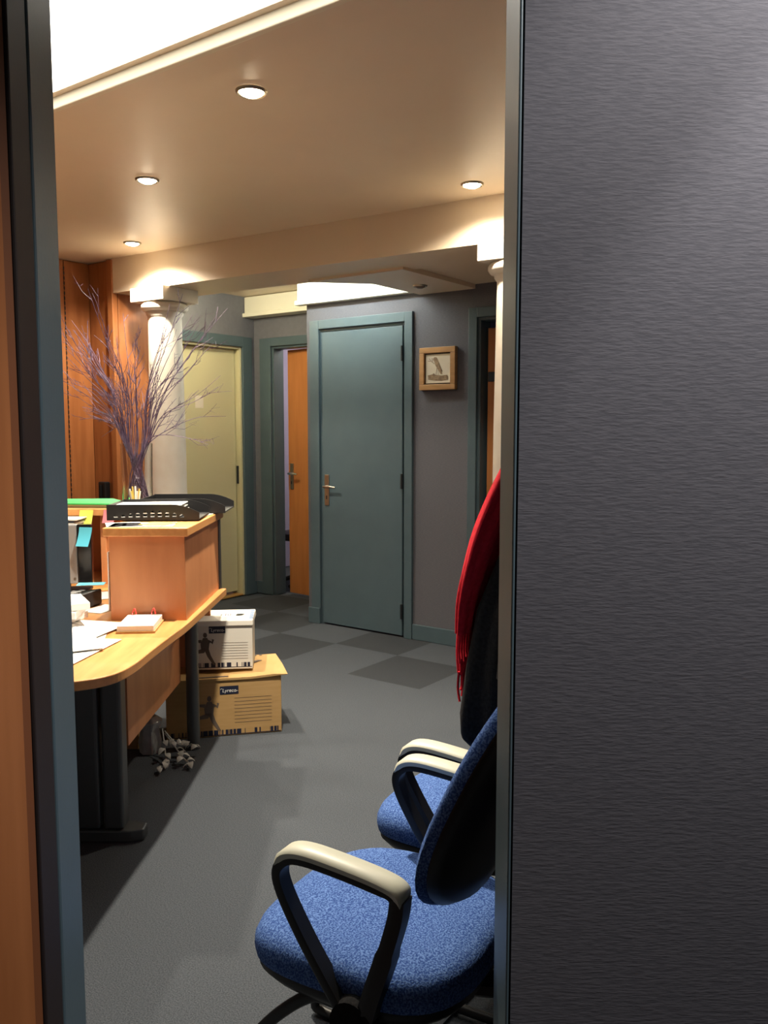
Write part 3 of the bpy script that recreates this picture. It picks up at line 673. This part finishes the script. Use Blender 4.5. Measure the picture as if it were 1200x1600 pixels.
mb = MB().box(-.235, .235, -.0009, 0, .04, .041)
wb = archive_box('archive_box', 'white cardboard archive box on top of the brown one', (-.741, 3.862, .2945), R(6), .262, .22, .225, 'whitecard', -.03, .188, .075, .034, (-.01, .11, .05, .125, 7), (-.085, .095, .155), (.012, .032, .75), 9)
wl_ = MB().loft([[(-.135, -.008, .205), (.135, -.008, .205), (.14, .225, .205), (-.135, .225, .205)], [(-.134, -.006, .232), (.134, -.006, .232), (.137, .224, .234), (-.134, .224, .234)]]).build('lid', 'whitecard', wb, bevel=.004)
MB().prism([(.05, .09), (.055, .12), (.075, .125), (.09, .11), (.08, .09), (.065, .085)], .2335, .2350).build('hand_hole', 'black', wl_)
mb = MB()
for k in range(5): mb.box(.116, .134, .02+.04*k, .045+.04*k, .2335, .2349)
mb.build('lid_stripes', 'printblue', wl_)
mb = MB()
for k, x in enumerate((-.02, .0, .012, .022)): mb.box(x, x+.004, .09, .12+.01*(k % 2), .2335, .2345)
mb.build('scribble', 'ink', wl_)
b3 = thing('carton', 'plain brown carton in the shadow under the desk', 'box', (-1.23, 3.62, .001), R(4))
MB().box(-.15, .15, 0, .28, 0, .30).build('body', 'cardboard', b3, bevel=.003)
MB().box(-.152, .152, -.002, .282, .30, .306).build('lid', 'cardboard', b3)
MB().box(-.15, .15, .12, .16, .306, .3068).build('tape', 'brown', b3)

# silver leaf spray lying on the carpet under the desk
ls = thing('leaf_spray', 'artificial spray of silver leaves lying under the desk', 'leaf spray', (-.93, 3.48, .002))
def leaf(p, d, L, W_, tilt):
    d = Vector(d).normalized(); sd = d.cross(Vector((0, 0, 1))).normalized(); up = sd.cross(d)
    n = sd*math.cos(tilt)+up*math.sin(tilt)
    P0 = Vector(p); vs_ = []; m_ = 6
    for i in range(m_+1):
        f = i/m_; w2 = W_*math.sin(math.pi*min(.98, .06+f*.92))**.8; q = P0+d*L*f+Vector((0, 0, .012*math.sin(math.pi*f)))
        vs_ += [q-n*w2, q+Vector((0, 0, .003)), q+n*w2, q-Vector((0, 0, .002))]
    fs = []
    for i in range(m_):
        a = i*4
        for k in range(4): fs.append((a+k, a+(k+1) % 4, a+4+(k+1) % 4, a+4+k))
    fs += [(3, 2, 1, 0), (m_*4, m_*4+1, m_*4+2, m_*4+3)]
    MB().add(vs_, fs).build('leaf', 'leaf', ls, smooth=60)
stems = [[(-.03, .10, .11), (.0, .02, .05), (.02, -.05, .015), (.01, -.10, .012)], [(-.02, .10, .09), (.05, .02, .05), (.09, -.03, .03), (.13, -.06, .012)], [(-.02, .1, .1), (.04, .06, .06), (.10, .06, .05), (.14, .07, .04)]]
for st_ in stems:
    P = bez(st_, 6); MB().tube(P, .003, 6).build('stem', 'leaf', ls, smooth=60)
    for k in range(4, len(P), 2):
        d = P[k]-P[k-1]; leaf(P[k], d+Vector((rt.uniform(-.02, .02), rt.uniform(-.02, .02), 0)), rt.uniform(.028, .045), rt.uniform(.009, .014), rt.uniform(-.5, .5))
MB().loft([[(-.09+.05*math.cos(a)*r_, .12+.05*math.sin(a)*r_, z_) for a in [k*math.pi/7+.3*math.sin(3*k) for k in range(14)]] for z_, r_ in ((0, .9), (.05, 1.0), (.10, .8), (.14, 1.1), (.16, .6))]).build('wrapping', 'leaf', ls, smooth=30)

# ------------------------------------------------------------------ chairs
def sup(a, rx, ry, e):
    c, s = math.cos(a), math.sin(a); return (rx*math.copysign(abs(c)**(2/e), c), ry*math.copysign(abs(s)**(2/e), s))
def make_chair(label):
    o = thing('blue_chair', label, 'chair', (0, 0, 0), 0, 'blue waiting chairs along the wall'); N = 48; A = [2*math.pi*k/N for k in range(N)]
    def ring(sc_, z, e=3.0, dz=.02):
        out = []
        for a in A:
            x, y = sup(a, .252*sc_, .262*sc_, e); x *= 1-.10*(y/.24)*.5 if y < 0 else 1
            out.append((x, y+.04, z-dz*max(0, y/.24)**3))
        return out
    MB().loft([ring(.93, .405), ring(.985, .412), ring(1, .430), ring(.995, .448), ring(.96, .464), ring(.88, .473), ring(.7, .478, 2.6), ring(.4, .477, 2.3), ring(.05, .475, 2)]).build('seat', 'blue', o, smooth=70)
    MB().loft([ring(.70, .355), ring(.90, .375), ring(.965, .395), ring(.955, .406)]).build('seat_shell', 'black', o, smooth=60)
    # backrest: rounded pad, curved in plan and leaning back
    def bring(sc_, off):
        out = []
        for a in A:
            x, z = sup(a, .240*sc_, .250*sc_, 2.45); x *= 1.0-.19*(z/.25)
            y = -.150-(z+.238)*.40+.9*x*x+off
            out.append((x, y, .806+z))
        return out
    MB().loft([bring(.05, .018), bring(.5, .02), bring(.8, .018), bring(.93, .010), bring(1, -.008), bring(.985, -.026)]).build('backrest', 'blue', o, smooth=70)
    MB().loft([bring(.975, -.020), bring(.985, -.03), bring(.94, -.048), bring(.7, -.062), bring(.05, -.066)]).build('back_shell', 'black', o, smooth=70)
    MB().ribbon(bez([(0, -.02, .365), (0, -.17, .36), (0, -.27, .40), (0, -.27, .52), (0, -.30, .72)], 5), (1, 0, 0), .075, .022).build('back_support', 'black', o, smooth=50)
    for sx in (-1, 1):
        x = sx*.258
        pad = bez([(x, -.135, .628), (x, -.128, .650), (x, -.09, .662), (x, .0, .672), (x, .08, .676), (x, .122, .666), (x, .143, .642)], 5)
        np_ = len(pad); MB().ribbon(pad, (1, 0, 0), [.052*min(1, .72+.07*min(i, np_-1-i)) for i in range(np_)], [.016*min(1, .25+.19*min(i, np_-1-i)) for i in range(np_)]).build('arm_pad', 'ivory', o, smooth=50)
        lp = bez([(x, -.125, .636), (x, -.112, .647), (x, -.085, .651), (x, .0, .660), (x, .08, .664), (x, .118, .656), (x, .140, .630), (x, .130, .590), (x, .085, .520), (x, .035, .455), (x, -.005, .405)], 5)
        arm = MB().ribbon(lp, (1, 0, 0), .040, .020)
        arm.ribbon(bez([(x, -.128, .640), (x, -.122, .60), (x, -.100, .53), (x, -.075, .46), (x, -.055, .40)], 5), (1, 0, 0), .042, [.030]*10+[.036]*11)
        arm.build('arm_loop', 'black', o, smooth=50)
        Tm = Matrix.Translation((x, -.03, .385)) @ Matrix.Rotation(R(90), 4, 'Y')
        mb = MB().lathe([(.02, -.024), (.046, -.020), (.050, 0), (.046, .016), (.02, .020)], n=24); mb.v = [tuple(Tm @ Vector(p)) for p in mb.v]
        mb.build('arm_hub', 'blackfab', o, smooth=50)
        xl = sx*.215
        MB().tube(bez([(xl, -.08, .372), (xl, .04, .378), (xl, .11, .365), (xl, .225, .265), (xl, .33, .12), (xl, .365, .04), (xl, .335, .0135), (xl, .1, .0135), (xl, -.28, .0135)], 6), .0125, 10).build('leg', 'black', o, smooth=60)
    MB().tube([(-.215, -.28, .0135), (.215, -.28, .0135)], .0125, 10).build('rear_crossbar', 'black', o, smooth=60)
    MB().tube([(-.215, .03, .362), (.215, .03, .362)], .0125, 10).build('seat_crossbar', 'black', o, smooth=60)
    return o
def dup(root, label):
    r = root.copy(); C.objects.link(r); r['label'] = label
    for ch in list(root.children):
        c = ch.copy(); C.objects.link(c); c.parent = r
    return r
ch1 = make_chair('nearest blue fabric armchair with pale armrests, by the doorway')
ch2 = dup(ch1, 'farther blue fabric armchair, behind the nearest one and under the coat')
ch1.scale = ch2.scale = (.9, .9, .985); ch1.location = (.035, 1.60, 0); ch1.rotation_euler = (0, 0, R(62))
ch2.location = (.27, 2.10, 0); ch2.rotation_euler = (0, 0, R(61))

# ------------------------------------------------------------------ coat and scarf on the wall hook
ct_t = -2.70
hk = thing('coat_hook', 'metal coat hook on the wall over the chairs', 'coat hook', RF(3.549, ct_t, 1.70), UA)
MB().box(-.012, -.001, -.02, .02, -.05, .05).build('plate', 'chrome', hk, bevel=.003)
MB().tube(bez([(-.008, 0, .02), (-.05, 0, .0), (-.075, 0, .02), (-.08, 0, .05)], 5), .006, 8).build('hook', 'chrome', hk, smooth=60)
co = thing('black_coat', 'long black coat hanging over the farther blue chair', 'coat', RF(3.25, ct_t, .56), UA)
def cring(z, sc_, hs, ht, ph):
    out = []
    for k in range(40):
        a = 2*math.pi*k/40; f = 1+.07*math.sin(5*a+ph)+.04*math.sin(9*a+2*ph)
        out.append((sc_-3.25+hs*f*math.cos(a), ht*f*math.sin(a), z-.56))
    return out
MB().loft([cring(.585, 3.05, .085, 0.107, 0), cring(.605, 3.045, .10, 0.123, .1), cring(.66, 3.05, .105, 0.135, .2), cring(.80, 3.065, .098, 0.139, .4), cring(.95, 3.09, .09, 0.139, .6), cring(1.08, 3.14, .085, 0.135, .7), cring(1.22, 3.20, .085, 0.131, .8), cring(1.40, 3.29, .085, .16, 1), cring(1.55, 3.38, .075, .14, 1.1), cring(1.64, 3.43, .05, .08, 1.2), cring(1.69, 3.465, .02, .03, 1.2)]).build('body', 'blackfab', co, smooth=60)
MB().tube(bez([(.16, -.10, 1.0), (.09, -.13, .85), (-.0, -.15, .62), (-.07, -.15, .36), (-.09, -.145, .24)], 6), [.05]*8+[.055]*10+[.05]*7, 14).build('sleeve', 'blackfab', co, smooth=60)
MB().tube(bez([(.16, .10, 1.0), (.09, .13, .85), (-.0, .15, .62), (-.07, .15, .36), (-.09, .145, .24)], 6), [.05]*8+[.055]*10+[.05]*7, 14).build('sleeve', 'blackfab', co, smooth=60)
sf = thing('red_scarf', 'fringed red wool scarf draped down the front of the black coat', 'scarf', RF(3.25, ct_t, .56), UA)
def scarfring(s_, t_, z, ws, wt, ph):
    out = []
    for k in range(32):
        a = 2*math.pi*k/32; f = 1+.16*math.sin(4*a+ph)+.07*math.sin(7*a-ph)
        out.append((s_-3.25+ws*f*math.cos(a), t_-ct_t+wt*f*math.sin(a), z-.56))
    return out
def spath(rows, sub=5):
    P = bez([(r[0], r[1], r[2]) for r in rows], sub); Q = bez([(r[3], r[4], r[5]) for r in rows], sub)
    return [scarfring(a.x, a.y, a.z, b.x, b.y, b.z) for a, b in zip(P, Q)]
MB().loft(spath(((2.950, -2.72, .755, .018, .040, 0), (2.955, -2.72, .82, .026, .048, .2), (2.972, -2.73, .92, .031, .054, .6), (2.994, -2.735, 1.02, .034, .058, 1.0), (3.022, -2.74, 1.12, .036, .058, 1.4), (3.072, -2.74, 1.24, .037, .056, 1.8), (3.165, -2.74, 1.40, .034, .05, 2.2), (3.275, -2.74, 1.54, .034, .048, 2.4), (3.38, -2.72, 1.64, .03, .04, 2.4)))).build('cloth', 'red', sf, smooth=60)
MB().loft(spath(((2.980, -2.795, .88, .014, .030, 0), (2.992, -2.80, .97, .021, .034, .5), (3.018, -2.805, 1.06, .026, .038, 1), (3.062, -2.81, 1.18, .029, .040, 1.5), (3.145, -2.81, 1.34, .029, .040, 2), (3.27, -2.79, 1.53, .027, .038, 2.2)))).build('cloth', 'red', sf, smooth=60)
for k in range(9):
    t_ = -2.765+.011*k; s_ = 2.950+.006*math.sin(k*2.1)
    MB().tube(bez([(s_-3.25, t_-ct_t, .205), (s_-3.255+.004*math.sin(k), t_-ct_t+.003, .16), (s_-3.25+.004*math.cos(k*2), t_-ct_t-.002, .125+.012*(k % 3))], 4), .0035, 5).build('fringe', 'red', sf, smooth=60)
for k in range(5):
    t_ = -2.820+.012*k
    MB().tube(bez([(2.985-3.25, t_-ct_t, .325), (2.985-3.255, t_-ct_t+.003, .28), (2.985-3.25, t_-ct_t-.002, .245+.01*(k % 2))], 4), .003, 5).build('fringe', 'red', sf, smooth=60)
